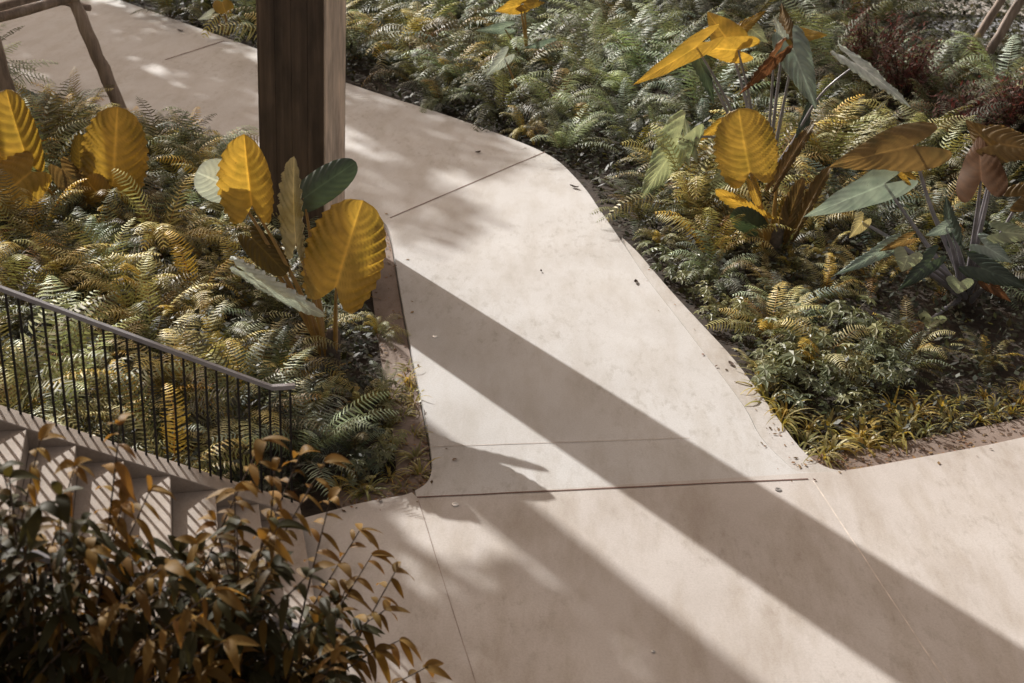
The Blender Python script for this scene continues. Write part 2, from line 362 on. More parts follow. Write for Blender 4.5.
# ------------------------------------------------------------------ staked tree at the upper left
def log(root, a, b, r0, r1, name='pole'):
    mb = MB(); k = 10; pts = []; d = b - a
    for i in range(k + 1):
        pts.append(a + d * i / k + V((U(-1, 1), U(-1, 1), U(-1, 1))) * r0 * .10 * (0 < i < k))
    mb.tube(pts, [(r0 + (r1 - r0) * i / k) * U(.92, 1.08) for i in range(k + 1)], 10)
    return addto(root, mb, name, M['log'], True)
tb = gp(-46, 78)
fr = empty('tree_stake_frame', tb, 'rough timber pole frame propping the tree at the upper left', 'tree stake')
j1 = at(72, -2, gp(122, 108).y - .35); base1 = gp(124, 112) - V((0, 0, .1))
log(fr, base1, base1 + (j1 - base1) * 1.06, .105, .085)
log(fr, gp(24, 150) - V((0, 0, .1)), at(-22, -14, gp(24, 150).y + .2), .11, .09)
q1 = at(-60, 34, gp(24, 150).y + .6)
log(fr, q1, j1 + (j1 - q1).normalized() * .22 + V((0, -.12, .02)), .075, .06, 'crossbar')
log(fr, at(-60, 22, 19.9), at(56, -7, 19.9), .075, .06, 'crossbar')
log(fr, at(50, -1, 18.4), at(90, 8, 18.3), .05, .05, 'crossbar')

def crown_mesh(name, blobs, n, lw, ll, m):
    mb = MB()
    for i in range(n):
        c, r = random.choice(blobs)
        d = V((random.gauss(0, 1), random.gauss(0, 1), random.gauss(0, .8))).normalized() * r * (U(.15, 1) ** .5)
        p = c + d; a = V((U(-1, 1), U(-1, 1), U(-.7, .3))).normalized(); s = a.cross(V((U(-1, 1), U(-1, 1), U(.2, 1)))).normalized()
        l_, w_ = ll * U(.6, 1.2), lw * U(.6, 1.2); t = U(.7, 1.3)
        mb.add([p, p + a * l_ * .45 + s * w_, p + a * l_, p + a * l_ * .45 - s * w_], [(0, 1, 2, 3)], (t, t, t * U(.8, 1)))
    return mb
def tree(name, base, h, r_t, crown_z, crown_r, n, label, seed, lean=V((0, 0, 0)), group=None, ll=.22):
    random.seed(seed)
    t = empty(name, base, label, 'tree', group)
    mb = MB(); k = 12; top = crown_z + crown_r * .5
    axis = [V((0, 0, top * i / k)) + lean * (i / k) + V((math.sin(i * 1.3 + seed), math.cos(i * 1.7 + seed), 0)) * .03 * i / 3 for i in range(k + 1)]
    mb.tube(axis, [r_t * (1.25 if i == 0 else 1 - .55 * i / k) for i in range(k + 1)], 12)
    blobs = []
    for i in range(9):
        a = i * 2.4 + seed; z = crown_z + crown_r * U(-.6, .6)
        st_ = axis[int(k * min(1, (z - .5) / top * .85))]
        e = V((math.cos(a), math.sin(a), 0)) * crown_r * U(.45, .95) + V((0, 0, z + crown_r * .25)) + lean
        mid = st_ * .5 + e * .5 + V((0, 0, -.15 * crown_r))
        mb.tube([st_, mid, e], [r_t * .35, r_t * .22, r_t * .08], 7)
        blobs += [(e, crown_r * U(.28, .45)), (mid, crown_r * .25)]
    mb.build('trunk', M['bark'], t, True)
    crown_mesh('crown', blobs, n, ll * .3, ll, None).build('crown', M['tree_leaf'], t)
    return t
tree('tree', tb, 16, .35, 15.5, 2.0, 2600, 'tall slim tree held by rough poles at the upper left edge', 3)
SH = V((SUN_DIR.x, SUN_DIR.y, 0)) / math.tan(SUN_EL)
def shade_tree(target, h, r, n, seed, label, ll=.3):
    b = target + SH * h; tree('tree', V((b.x, b.y, -.1)), h + r, .28, h, r, n, label, seed, group='tall shade trees around the garden', ll=ll)
shade_tree(gp(190, 100), 10.5, 3.3, 12000, 11, 'tall shade tree far behind the staked poles')
shade_tree(gp(1010, 150), 15, 2.7, 4200, 21, 'tallest shade tree far beyond the red leaved shrubs')
shade_tree(gp(790, 20), 13, 2.6, 3000, 31, 'shade tree beyond the far end of the fern bed')
shade_tree(gp(470, 690), 8, 1.0, 1700, 51, 'small shade tree left of the staked poles')

# ------------------------------------------------------------------ taro plants
def blade(B, T, w, ang, kind, m_edge=.0, fold=.15, curl=.08, nv=9, amp=.055, flip=1, asym=1.0):
    """leaf blade from the petiole end B to the tip T, w = full width, ang = turn about its own midrib away from the viewer"""
    a = (T - B); L = a.length; a.normalize()
    view = (CAM - (B + T) / 2).normalized(); n = (view - a * view.dot(a)).normalized()
    s = n.cross(a)
    ca, sa = math.cos(R(ang)), math.sin(R(ang)); n, s = n * ca + s * sa, s * ca - n * sa
    NT, NV = 40, 12; mb = MB(); vs = []; cs = []; ph = U(0, 6)
    for i in range(NT + 1):
        t = i / NT
        for side in (-1, 1):
            for j in range(NV + 1):
                v = j / NV
                if kind == 'round':
                    hw = math.sqrt(max(0, 1 - ((t - .40) / .60) ** 2)) if t > .40 else 1 - .30 * ((.40 - t) / .40) ** 2
                    back = .20 * (1 - t) ** 2 * math.sin(2.2 * v) * 1.1
                else:
                    hw = (1 - t) ** .9 * (1 - .30 * math.exp(-t * 14)) * 1.12
                    back = .42 * (1 - t) ** 4 * math.sin(2.1 * v)
                hw *= w / 2 * (1 if side > 0 else asym)
                phs = 2 * math.pi * nv * (t - .33 * v)
                rip = math.sin(phs)
                hw *= 1 + m_edge * rip * v
                up = fold * v * hw * 1.0 + amp * L * rip * (v ** .8) * min(1, (1 - t) * 4) * .6 - curl * L * t * t - .25 * hw * v * v + (.012 * math.sin(3 * t + ph + side) + (.022 * math.sin(13 * t + ph + side * 2) * min(1, 3 - 3 * t) if kind == 'arrow' else 0)) * L * v
                vs.append(B + a * (L * (t - back)) + s * (side * v * hw) + n * (up * flip))
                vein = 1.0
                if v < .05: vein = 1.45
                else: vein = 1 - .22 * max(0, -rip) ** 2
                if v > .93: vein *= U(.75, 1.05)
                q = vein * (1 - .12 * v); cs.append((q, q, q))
    st_ = 2 * (NV + 1); fs = []
    for i in range(NT):
        for sd_ in (0, 1):
            for j in range(NV):
                o = i * st_ + sd_ * (NV + 1) + j; f = (o, o + 1, o + st_ + 1, o + st_)
                fs.append(f if sd_ else f[::-1])
    mb.add(vs, fs); mb.c = cs
    return mb
def taro(base, label, leaves, trunk=None, pet='petiole_tan', pr_=.020, cat='taro plant'):
    root = empty('taro_plant', base, label, cat, 'giant taro plants in the fern beds'); inv = -V(base)
    for lf in leaves:
        (bx, by, bY), (tx, ty, tY), w_px, ang, kind, mname = lf[:6]; kw = dict(lf[6]) if len(lf) > 6 else {}
        B, T = at(bx, by, bY), at(tx, ty, tY); dist = (B - CAM).dot(FWD)
        wid = w_px * dist / FPX / max(.3, math.cos(R(abs(ang)) if abs(ang) < 89 else 0))
        petio = kw.pop('petiole', True); lab = kw.pop('label', None); pr2 = kw.pop('pr', pr_); via = kw.pop('via', None); pm = kw.pop('pm', pet)
        mb = blade(B, T, wid, ang, kind, **kw)
        o = addto(root, mb, 'leaf', M[mname], True)
        if lab: o['label'] = lab
        if petio:
            p0 = V(base) + V((U(-.06, .06), U(-.06, .06), .0)); d = B - p0
            c1 = p0 + d * .35 + V((0, 0, d.z * .07)); c2 = p0 + d * .7 + V((0, 0, d.z * .06)); back = (B - CAM).normalized() * .02
            if via: c2 = at(*via); c1 = p0 * .5 + c2 * .5
            ln = smooth_line([p0, c1, c2, B + back * .6], 6)
            pm_ = MB(); k = len(ln); pm_.tube(ln, [pr2 * (1.5 - 1.05 * i / k) for i in range(k)], 8)
            q = pm_.build('petiole', M[pm], smooth=True); q.parent = o
    if trunk:
        mb = MB(); h, r = trunk; mb.tube([V((0, 0, -.12)), V((.01, 0, h * .5)), V((.03, .02, h))], [r * 1.1, r, r * .7], 10); mb.build('stem', M['bark'], root, True)
    return root
# left bed, beside the post
b = gp(330, 364); Y = b.y
taro(b, 'giant taro plant with golden leaves standing in front of the timber post', [
    ((336, 287, Y - .1), (361, 201, Y + .05), 78, 12, 'round', 'taro_yellow', dict(m_edge=.05, nv=10, fold=.35)),
    ((252, 205, Y + .35), (243, 136, Y + .3), 52, 14, 'round', 'taro_yellow', dict(m_edge=.05, fold=.9, nv=9)),
    ((232, 187, Y + .5), (197, 173, Y + .35), 44, 10, 'round', 'taro_silver_glare', dict(nv=8, fold=.05, label='leaf with silvery white glare in its colour')),
    ((296, 242, Y - .05), (289, 157, Y + .1), 21, 50, 'round', 'taro_cream', dict(m_edge=.07, fold=.5, label='pale leaf seen on edge')),
    ((304, 198, Y + .55), (355, 161, Y + .7), 34, 15, 'round', 'taro_green', dict(nv=8, fold=.1, amp=.015, label='dark green leaf')),
    ((252, 238, Y + .35), (286, 272, Y + .1), 30, 15, 'round', 'taro_olive', dict(label='drooping dark olive leaf')),
    ((246, 273, Y - .1), (321, 321, Y - .45), 15, -62, 'round', 'taro_silver_glare', dict(m_edge=.03, via=(300, 300, Y), label='silver edged drooping leaf')),
], (.35, .09))
b = gp(72, 222); Y = b.y
taro(b, 'giant taro plant with pleated golden leaves at the left edge', [
    ((113, 186, Y + .05), (117, 108, Y + .15), 63, 5, 'round', 'taro_yellow', dict(m_edge=.06, nv=11, fold=.15, amp=.07)),
    ((27, 158, Y - .1), (3, 90, Y), 52, 35, 'round', 'taro_yellow', dict(m_edge=.08, nv=8, fold=.7, amp=.08)),
    ((31, 172, Y - .35), (-14, 208, Y - .5), 52, -10, 'round', 'taro_yellow', dict(m_edge=.04)),
    ((62, 169, Y + .0), (91, 206, Y - .1), 28, 20, 'round', 'taro_brown', dict(m_edge=.03)),
    ((80, 168, Y + .1), (78, 134, Y + .2), 18, 20, 'round', 'taro_olive'),
    ((100, 196, Y - .1), (84, 178, Y - .05), 30, 30, 'round', 'taro_yellow', dict(m_edge=.05)),
], (.5, .05))
# right bed, the round golden leaf
b = gp(771, 258); Y = b.y
taro(b, 'taro plant with one round golden leaf and upright orange sheaths', [
    ((750, 172, Y - .1), (738, 109, Y + .05), 62, 8, 'round', 'taro_yellow', dict(m_edge=.045, nv=11, fold=.25, amp=.05)),
    ((752, 182, Y - .12), (760, 206, Y - .2), 12, 20, 'round', 'taro_yellow'),
    ((777, 180, Y - .1), (811, 121, Y + .2), 13, 40, 'round', 'taro_brown', dict(m_edge=.08, fold=.4)),
    ((761, 215, Y - .15), (715, 193, Y - .25), 13, 50, 'round', 'taro_yellow', dict(m_edge=.08, fold=.3)),
    ((757, 228, Y - .2), (734, 212, Y - .35), 26, 20, 'round', 'taro_green'),
    ((785, 232, Y), (801, 178, Y + .1), 17, 30, 'round', 'taro_brown', dict(fold=.6)),
    ((797, 228, Y), (827, 165, Y + .15), 13, 45, 'round', 'taro_brown', dict(fold=.6, m_edge=.06)),
    ((783, 232, Y + .1), (786, 196, Y + .1), 13, 30, 'round', 'taro_olive', dict(fold=.6)),
], (.42, .10), pr_=.026)
# arrow leaves behind it
b = gp(762, 200); Y = b.y - .2
taro(b, 'tall taro plant with yellow arrow shaped leaves on dark purple stalks', [
    ((696, 47, Y - .6), (635, 86, Y - .9), 24, 20, 'arrow', 'taro_yellow', dict(nv=10, amp=.01, fold=.3)),
    ((738, 50, Y - .1), (692, 48, Y - .4), 30, 25, 'arrow', 'taro_yellow', dict(nv=9, amp=.01, asym=1.0)),
    ((728, 40, Y + .1), (706, 12, Y + .3), 38, 20, 'arrow', 'taro_yellow', dict(nv=9, amp=.01, pm='petiole_purple')),
    ((742, 28, Y + .2), (766, 9, Y + .3), 14, 30, 'arrow', 'taro_yellow', dict(petiole=False)),
    ((750, 28, Y + .25), (768, 42, Y + .1), 20, 20, 'arrow', 'taro_pale', dict(petiole=False)),
    ((787, 34, Y + .1), (780, 2, Y + .4), 19, 20, 'arrow', 'taro_brown', dict(via=(781, 62, Y))),
    ((786, 42, Y + .1), (772, 16, Y + .1), 11, 40, 'arrow', 'taro_silver_glare', dict(petiole=False)),
    ((789, 36, Y + .1), (827, 34, Y - .1), 22, 20, 'arrow', 'taro_yellow', dict(nv=9, amp=.01, petiole=False)),
    ((774, 57, Y - .2), (741, 96, Y - .35), 15, 45, 'arrow', 'taro_rust', dict(fold=.5, label='folded rust red leaf')),
    ((794, 52, Y - .1), (817, 108, Y - .5), 36, 12, 'arrow', 'taro_blue', dict(label='grey green hanging leaf')),
    ((857, 64, Y), (913, 104, Y - .4), 17, 40, 'arrow', 'taro_silver_glare', dict(via=(820, 96, Y), label='silver green leaf reaching right')),
    ((678, 142, Y - .5), (641, 201, Y - .8), 42, 15, 'arrow', 'taro_pale', dict(via=(716, 138, Y - .3), label='broad pale green hanging leaf')),
    ((724, 180, Y - .7), (703, 204, Y - .8), 22, 20, 'arrow', 'taro_pale', dict()),
    ((716, 128, Y - .3), (690, 146, Y - .4), 12, 30, 'arrow', 'taro_yellow', dict()),
    ((690, 150, Y - .45), (683, 116, Y - .2), 15, 30, 'arrow', 'taro_pale', dict(petiole=False)),
    ((672, 138, Y - .3), (650, 130, Y - .2), 15, 35, 'arrow', 'taro_pale', dict(petiole=False)),
    ((803, 128, Y), (812, 92, Y + .2), 12, 25, 'arrow', 'taro_green', dict()),
    ((700, 62, Y), (716, 104, Y - .2), 16, 30, 'arrow', 'taro_green', dict()),
], (.3, .09), 'petiole_purple', .021)
# right edge
b = gp(966, 300); Y = b.y
taro(b, 'taro plant with brown arrow shaped leaves and thick grey purple stalks by the right edge', [
    ((913, 146, Y - .2), (834, 163, Y - .7), 54, -18, 'arrow', 'taro_brown', dict(nv=9, amp=.01, via=(930, 205, Y - .1))),
    ((884, 184, Y - .3), (808, 217, Y - .8), 38, 15, 'arrow', 'taro_blue', dict(nv=7, amp=.006, via=(918, 232, Y - .1), label='pale blue green leaf')),
    ((981, 180, Y - .2), (978, 134, Y + .2), 52, 8, 'arrow', 'taro_rust', dict(nv=8, amp=.012, label='triangular rust brown leaf')),
    ((996, 150, Y + .2), (964, 120, Y + .5), 36, 15, 'arrow', 'taro_brown', dict(nv=7)),
    ((1000, 144, Y), (1052, 152, Y - .3), 40, 15, 'arrow', 'taro_brown', dict(via=(985, 210, Y))),
    ((884, 250, Y - .5), (837, 276, Y - .8), 17, 25, 'arrow', 'taro_blue'),
    ((906, 240, Y - .5), (880, 252, Y - .6), 12, 25, 'arrow', 'taro_brown', dict(petiole=False)),
    ((908, 256, Y - .6), (902, 272, Y - .65), 30, 10, 'arrow', 'taro_pale'),
    ((960, 282, Y - .6), (958, 294, Y - .65), 28, 10, 'arrow', 'taro_pale', dict(petiole=False)),
    ((932, 318, Y - .7), (928, 329, Y - .7), 30, 10, 'arrow', 'taro_pale'),
    ((945, 228, Y - .4), (926, 236, Y - .5), 14, 20, 'arrow', 'taro_blue'),
    ((982, 268, Y - .4), (1030, 288, Y - .7), 28, 15, 'arrow', 'taro_green'),
    ((1003, 232, Y - .2), (1040, 236, Y - .3), 24, 15, 'arrow', 'taro_pale', dict(via=(990, 258, Y))),
    ((862, 222, Y - .4), (850, 238, Y - .5), 18, 20, 'arrow', 'taro_cream', dict()),
    ((952, 232, Y - .1), (944, 196, Y + .1), 17, 40, 'arrow', 'taro_green', dict()),
    ((985, 246, Y - .2), (1012, 262, Y - .4), 24, 15, 'arrow', 'taro_blue', dict()),
    ((930, 262, Y - .5), (900, 290, Y - .8), 22, 20, 'arrow', 'taro_green', dict()),
    ((906, 176, Y - .2), (888, 160, Y - .1), 12, 20, 'arrow', 'taro_yellow', dict(petiole=False)),
    ((990, 285, Y - .5), (1012, 302, Y - .6), 14, 15, 'arrow', 'taro_rust'),
    ((1022, 196, Y), (1060, 180, Y), 30, 15, 'arrow', 'taro_brown', dict(via=(1000, 235, Y))),
], (.3, .11), 'petiole_purple', .027)
# small ones far back
b = gp(527, 72); Y = b.y
taro(b, 'small taro plant with one yellow leaf at the top edge above the path corner', [
    ((520, 5, Y), (496, 12, Y - .2), 20, 30, 'arrow', 'taro_yellow'),
    ((524, 4, Y), (545, 2, Y), 14, 30, 'arrow', 'taro_yellow'),
    ((504, 28, Y - .1), (476, 31, Y - .3), 13, 10, 'arrow', 'taro_blue'),
    ((548, 44, Y - .2), (525, 48, Y - .4), 11, 15, 'arrow', 'taro_blue')], None)
b = gp(522, 108); Y = b.y
taro(b, 'small taro plant with a pale leaf among ferns near the path corner', [((504, 58, Y), (486, 76, Y - .2), 17, 10, 'arrow', 'taro_silver_glare')], None)
b = gp(226, 34); Y = b.y
taro(b, 'small taro plant with a yellow leaf left of the timber post at the top edge', [((222, 2, Y), (226, 13, Y - .2), 20, 15, 'round', 'taro_yellow'), ((212, 14, Y), (198, 20, Y - .2), 10, 15, 'arrow', 'taro_silver_glare')], None)
b = gp(22, 118); Y = b.y
taro(b, 'low taro plant with a blue green leaf behind the golden pleated leaves', [((22, 96, Y), (48, 112, Y - .2), 20, 20, 'round', 'taro_blue')], None)

# ------------------------------------------------------------------ ferns
def fern_mesh(seed, m, nf=13, L=.75, spread=1.0):
    random.seed(seed); mb = MB()
    for k in range(nf):
        az = 2 * math.pi * k / nf * 1.0 + U(-.35, .35); l = L * U(.65, 1.15); el = R(U(35, 82)); drop = R(U(70, 120)) * spread
        n = 26; p = V((math.cos(az), math.sin(az), 0)) * U(0, .05); step = l / n; pts = [p.copy()]; dirs = []; e = el; a = az; da = U(-.5, .5) / n
        for i in range(n):
            d = V((math.cos(e) * math.cos(a), math.cos(e) * math.sin(a), math.sin(e))); dirs.append(d); p = p + d * step; pts.append(p.copy())
            e -= drop / n * (.5 + i / n); a += da
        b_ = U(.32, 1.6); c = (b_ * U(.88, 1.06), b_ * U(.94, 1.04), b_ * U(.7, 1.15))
        if random.random() < .06: c = (1.5, 1.2, .5)
        if random.random() < .06: c = (.9, .6, .4)
        roll = U(-.4, .4)
        mb.tube([pts[0], pts[n // 3], pts[2 * n // 3], pts[n]], [.004, .0035, .0025, .001], 3, (c[0] * .9, c[1] * .6, c[2] * .5), cap=False)
        for i in range(3, n):
            s = i / n; d = dirs[i]; pl = l * .15 * (math.sin(math.pi * min(1, s ** .8)) ** .65) * U(.85, 1.1) + .006
            side0 = d.cross(V((0, 0, 1))); side0 = side0.normalized() if side0.length > 1e-3 else V((1, 0, 0)); nr = side0.cross(d)
            side0 = side0 * math.cos(roll) + nr * math.sin(roll); nr = side0.cross(d)
            for sg in (-1, 1):
                sv = (side0 * sg + d * U(.25, .5) - nr * U(.05, .3)).normalized(); w_ = step * .30
                q = pts[i]; mid = q + sv * pl * .55; tip = q + sv * pl + d * pl * .12 - nr * pl * U(.05, .25)
                t = U(.8, 1.1) * (.5 + .85 * s); cc = (c[0] * t, c[1] * t, c[2] * t)  # paler new tips; sunlit tips and shaded frond bases also painted in
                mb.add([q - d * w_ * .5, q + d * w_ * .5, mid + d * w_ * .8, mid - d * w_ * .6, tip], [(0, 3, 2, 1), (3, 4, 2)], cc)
    me = mb.mesh('fern', m); return me
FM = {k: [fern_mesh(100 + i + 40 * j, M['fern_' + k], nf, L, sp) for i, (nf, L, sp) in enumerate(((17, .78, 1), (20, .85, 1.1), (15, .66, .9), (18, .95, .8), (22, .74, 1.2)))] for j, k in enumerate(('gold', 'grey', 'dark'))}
random.seed(55)
left_bed = [p for p in near_edge] + [S(.30, .22), S(7, .22), V((-12, 8.5, 0)), gp(-150, 92)]
right_bed = [p for p in reversed(outer)] + [gp(855, 469)] + list(reversed(low_right[:-1])) + [V((22, 30, 0)), V((16, 46, 0)), V((-8, 46, 0)), gp(-110, -80)] + [p for p in reversed(far_edge) if proj(p)[1] < 250 and proj(p)[0] > -200]
def vis(p, mx=60, top=60):
    if (p - CAM).dot(FWD) < 2: return False
    x, y = proj(p); return -mx < x < 1024 + mx and -top < y < 760
def scatter(poly, rmin, keep, tries, rs=lambda p: 1.0):
    xs = [p.x for p in poly]; ys = [p.y for p in poly]; out = []
    for _ in range(tries):
        p = V((U(min(xs), max(xs)), U(min(ys), max(ys)), 0))
        if not inside(p, poly) or not keep(p): continue
        rr = rmin * rs(p)
        if any((p - q).length_squared < rr * rr for q in out): continue
        out.append(p)
    return out
taros = [o.location for o in col.objects if o.name.startswith('taro_plant')]
def clear(p, r=.2): return all((p - V((t.x, t.y, 0))).length > r for t in taros) and (p - pc).length > .65
def put_fern(p, kinds, label, group, s):
    me = random.choice(FM[random.choice(kinds)])
    o = bpy.data.objects.new('fern', me); col.objects.link(o); o.location = (p.x, p.y, -.08)
    o.rotation_euler = (U(-.12, .12), U(-.12, .12), U(0, 6.28)); s *= 1.08; o.scale = (s, s, s * U(1.0, 1.5)); tag(o, label, 'fern', group)
nfern = 0
inner_edge = near_edge
for p in scatter(left_bed, .41, lambda p: vis(p, 50, 80) and clear(p, .26), 9000):
    d = edge_dist(p, near_edge); x, y = proj(p)
    if d < .22 or (S(.3, .2) - p).length < .35: continue
    s = random.choice((U(.6, .8), U(.8, 1.0), U(1.0, 1.25))) * (.55 if d < .6 and y > 215 else .75 if d < .95 and y > 215 else 1)
    if x > 330 and y > 330: s *= .85
    if x > 300 and y < 240: continue
    if y < 125: s *= 1.25
    if y < 160: put_fern(p, ['gold', 'gold', 'grey'], 'feathery olive fern in the bed behind the golden pleated taro leaves', 'ferns along the far side of the left bed', s)
    else: put_fern(p, ['gold', 'gold', 'gold', 'grey', 'dark'], 'golden brown fern in the bed between stair railing and timber post', 'ferns behind the stair railing', s)
    nfern += 1
print('left ferns', nfern)
rp = scatter(right_bed, .56, lambda p: vis(p, 40, 30) and clear(p, .32), 30000, lambda p: 1 if p.y < 14 else 1 + (p.y - 14) * .052)
print('right candidates', len(rp))
rp.sort(key=lambda p: p.y)
rest = rp[299 - nfern:]; rp = rp[:299 - nfern]
for p in rp:
    d = min(edge_dist(p, far_edge), edge_dist(p, outer), edge_dist(p, low_right)); x, y = proj(p)
    if d < (.15 if y > 215 and x < 790 else .28): continue
    if x > 800 and y > 385 and d < .75: continue
    if x > 830 and y > 300 and random.random() < .55: continue
    if x > 895 and y < 55: continue
    s = random.choice((U(.65, .9), U(.9, 1.1), U(1.1, 1.3))) * (1 + max(0, p.y - 14) * .045) * (.45 if d < .28 else .72 if d < .5 else 1) * (.78 if y > 235 else 1)
    if x < 660: put_fern(p, ['grey', 'grey', 'grey', 'gold', 'dark'], 'grey green fern along the far edge of the curving path', 'ferns along the far edge of the path', s)
    elif y < 150: put_fern(p, ['dark', 'grey', 'dark'], 'dark fern behind the yellow arrow shaped taro leaves', 'ferns at the back of the right bed', s)
    elif x < 830: put_fern(p, ['grey', 'gold', 'gold'], 'olive fern in front of the round golden taro leaf', 'ferns between kerb strip and golden taro', s)
    else: put_fern(p, ['dark', 'dark', 'gold'], 'dark fern beneath the brown taro leaves at the right edge', 'ferns around the brown taro', s)
    nfern += 1
print('ferns', nfern, 'rest', len(rest))
fb = MB(); src = [(me, [v.co.copy() for v in me.vertices], [tuple(p.vertices) for p in me.polygons], [tuple(d.color)[:3] for d in me.color_attributes['Col'].data]) for me in FM['dark'][:4] + FM['grey'][:3]]
for p in rest:
    if proj(p)[0] > 895 and proj(p)[1] < 55: continue
    me, vv, ff, cc = random.choice(src); s = U(1.4, 1.9); a = U(0, 6.28); ca, sa = math.cos(a), math.sin(a); o = len(fb.v); b_ = U(.8, 1.3)
    fb.v += [(p.x + (q.x * ca - q.y * sa) * s, p.y + (q.x * sa + q.y * ca) * s, q.z * s * 1.1 - .08) for q in vv]
    fb.f += [tuple(i + o for i in f) for f in ff]; fb.c += [(c[0] * b_, c[1] * b_, c[2] * b_) for c in cc]; fb.m += [0] * len(ff)
if rest: tag(fb.build('far_ferns', M['fern_farm']), 'far ferns merging into one mass at the back of the garden', 'ferns', kind='stuff')

# undergrowth: leaf litter and low leaves nobody could count
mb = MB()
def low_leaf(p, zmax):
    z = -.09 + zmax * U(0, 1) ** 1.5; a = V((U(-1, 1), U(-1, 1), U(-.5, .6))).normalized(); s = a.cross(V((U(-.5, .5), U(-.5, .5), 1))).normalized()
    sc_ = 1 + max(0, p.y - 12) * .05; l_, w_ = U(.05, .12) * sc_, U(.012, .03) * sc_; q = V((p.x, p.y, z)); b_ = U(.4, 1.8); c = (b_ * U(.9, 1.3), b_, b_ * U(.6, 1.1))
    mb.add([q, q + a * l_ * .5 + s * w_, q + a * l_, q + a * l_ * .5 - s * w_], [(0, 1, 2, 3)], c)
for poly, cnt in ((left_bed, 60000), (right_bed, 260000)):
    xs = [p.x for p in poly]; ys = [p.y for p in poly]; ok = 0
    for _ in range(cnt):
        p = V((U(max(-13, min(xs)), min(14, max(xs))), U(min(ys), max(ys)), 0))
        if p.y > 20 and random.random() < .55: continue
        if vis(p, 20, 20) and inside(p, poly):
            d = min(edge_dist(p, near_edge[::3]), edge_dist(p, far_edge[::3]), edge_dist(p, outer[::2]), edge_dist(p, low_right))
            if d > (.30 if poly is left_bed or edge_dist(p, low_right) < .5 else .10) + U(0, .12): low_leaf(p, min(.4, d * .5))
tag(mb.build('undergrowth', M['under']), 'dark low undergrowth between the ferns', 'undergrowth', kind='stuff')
print('undergrowth', len(mb.f))

# ------------------------------------------------------------------ low plants along the edge of the right bed
def palm_mesh(seed):
    random.seed(seed); mb = MB()
    for k in range(16):
        a = U(0, 6.28); r = U(.03, .24); h = U(.12, .42); c0 = V((math.cos(a) * r, math.sin(a) * r, h)); mb.tube([V((0, 0, 0)), c0 * .5 + V((0, 0, .05)), c0], [.004, .003, .002], 3, (.6, .5, .4), cap=False)
        up = V((math.cos(a) * .4, math.sin(a) * .4, 1)).normalized(); t0 = up.orthogonal().normalized(); t1 = up.cross(t0); b_ = U(.8, 1.3)
        nl = random.choice((5, 6, 7)); sz = U(.06, .11)
        for j in range(nl):
            an = 6.28 * j / nl + U(-.1, .1); d = t0 * math.cos(an) + t1 * math.sin(an); s = up.cross(d); dr = -up * .25
            mb.add([c0, c0 + d * sz * .5 + s * sz * .2, c0 + (d + dr) * sz, c0 + d * sz * .5 - s * sz * .2], [(0, 1, 2, 3)], (b_, b_ * U(.95, 1.05), b_ * U(.8, 1)))
    return mb.mesh('groundcover_plant', M['palm'])
def tuft_mesh(seed, n=26, L=.34):
    random.seed(seed); mb = MB()
    for k in range(n):
        a = U(0, 6.28); e = R(U(35, 85)); l = L * U(.5, 1.2); w_ = U(.007, .017); p = V((math.cos(a), math.sin(a), 0)) * U(0, .03); s = V((-math.sin(a), math.cos(a), 0)); vs = []
        b_ = U(.6, 1.3); c = (b_ * U(.95, 1.15), b_, b_ * U(.6, 1.2))
        for i in range(7):
            t = i / 6; ww = w_ * (1 - t ** 2) * (1 if i else .6) + .0005; vs += [p - s * ww, p + s * ww]
            p = p + V((math.cos(a) * math.cos(e), math.sin(a) * math.cos(e), math.sin(e))) * l / 6; e -= R(U(12, 30))
        mb.add(vs, [(2 * i, 2 * i + 1, 2 * i + 3, 2 * i + 2) for i in range(6)], c)
    return mb.mesh('grass_tuft', M['strap'])
PM = [palm_mesh(300 + i) for i in range(4)]; TM = [tuft_mesh(400 + i) for i in range(5)]
random.seed(77)
def put(me, name, p, s, label, cat, group):
    o = bpy.data.objects.new(name, me); col.objects.link(o); o.location = (p.x, p.y, -.09); o.rotation_euler = (U(-.1, .1), U(-.1, .1), U(0, 6.28)); o.scale = (s,) * 3; tag(o, label, cat, group)
pal_poly = [gp(*q) for q in ((778, 395), (765, 360), (795, 330), (840, 330), (895, 355), (905, 390), (870, 415), (805, 415))]
for p in scatter(pal_poly, .27, lambda p: True, 900): put(random.choice(PM), 'groundcover_plant', p, U(.85, 1.25), 'low plant with pale hand shaped leaves behind the yellow grass at the bed corner', 'plant', 'pale low plants at the bed corner')
tuft_poly = [gp(*q) for q in ((748, 372), (762, 372), (800, 410), (850, 415), (930, 396), (1030, 378), (1040, 402), (960, 420), (900, 437), (850, 452), (828, 456), (800, 440))]
for p in scatter(tuft_poly, .19, lambda p: True, 1500):
    x = proj(p)[0]
    put(random.choice(TM), 'grass_tuft', p, U(.75, 1.2) * (.8 if x > 930 else 1), 'tuft of yellow green strap leaves along the right bed corner', 'grass tuft', 'yellow grass tufts at the bed corner')
lt = [gp(*q) for q in ((408, 360), (418, 400), (424, 440), (422, 470), (400, 485), (340, 497), (335, 480), (385, 440), (390, 380))]
for p in scatter(lt, .2, lambda p: True, 700): put(random.choice(TM), 'grass_tuft', p, U(.5, .9), 'small strap leaved tuft on the rounded tip of the left bed', 'grass tuft', 'grass tufts on the left bed tip')

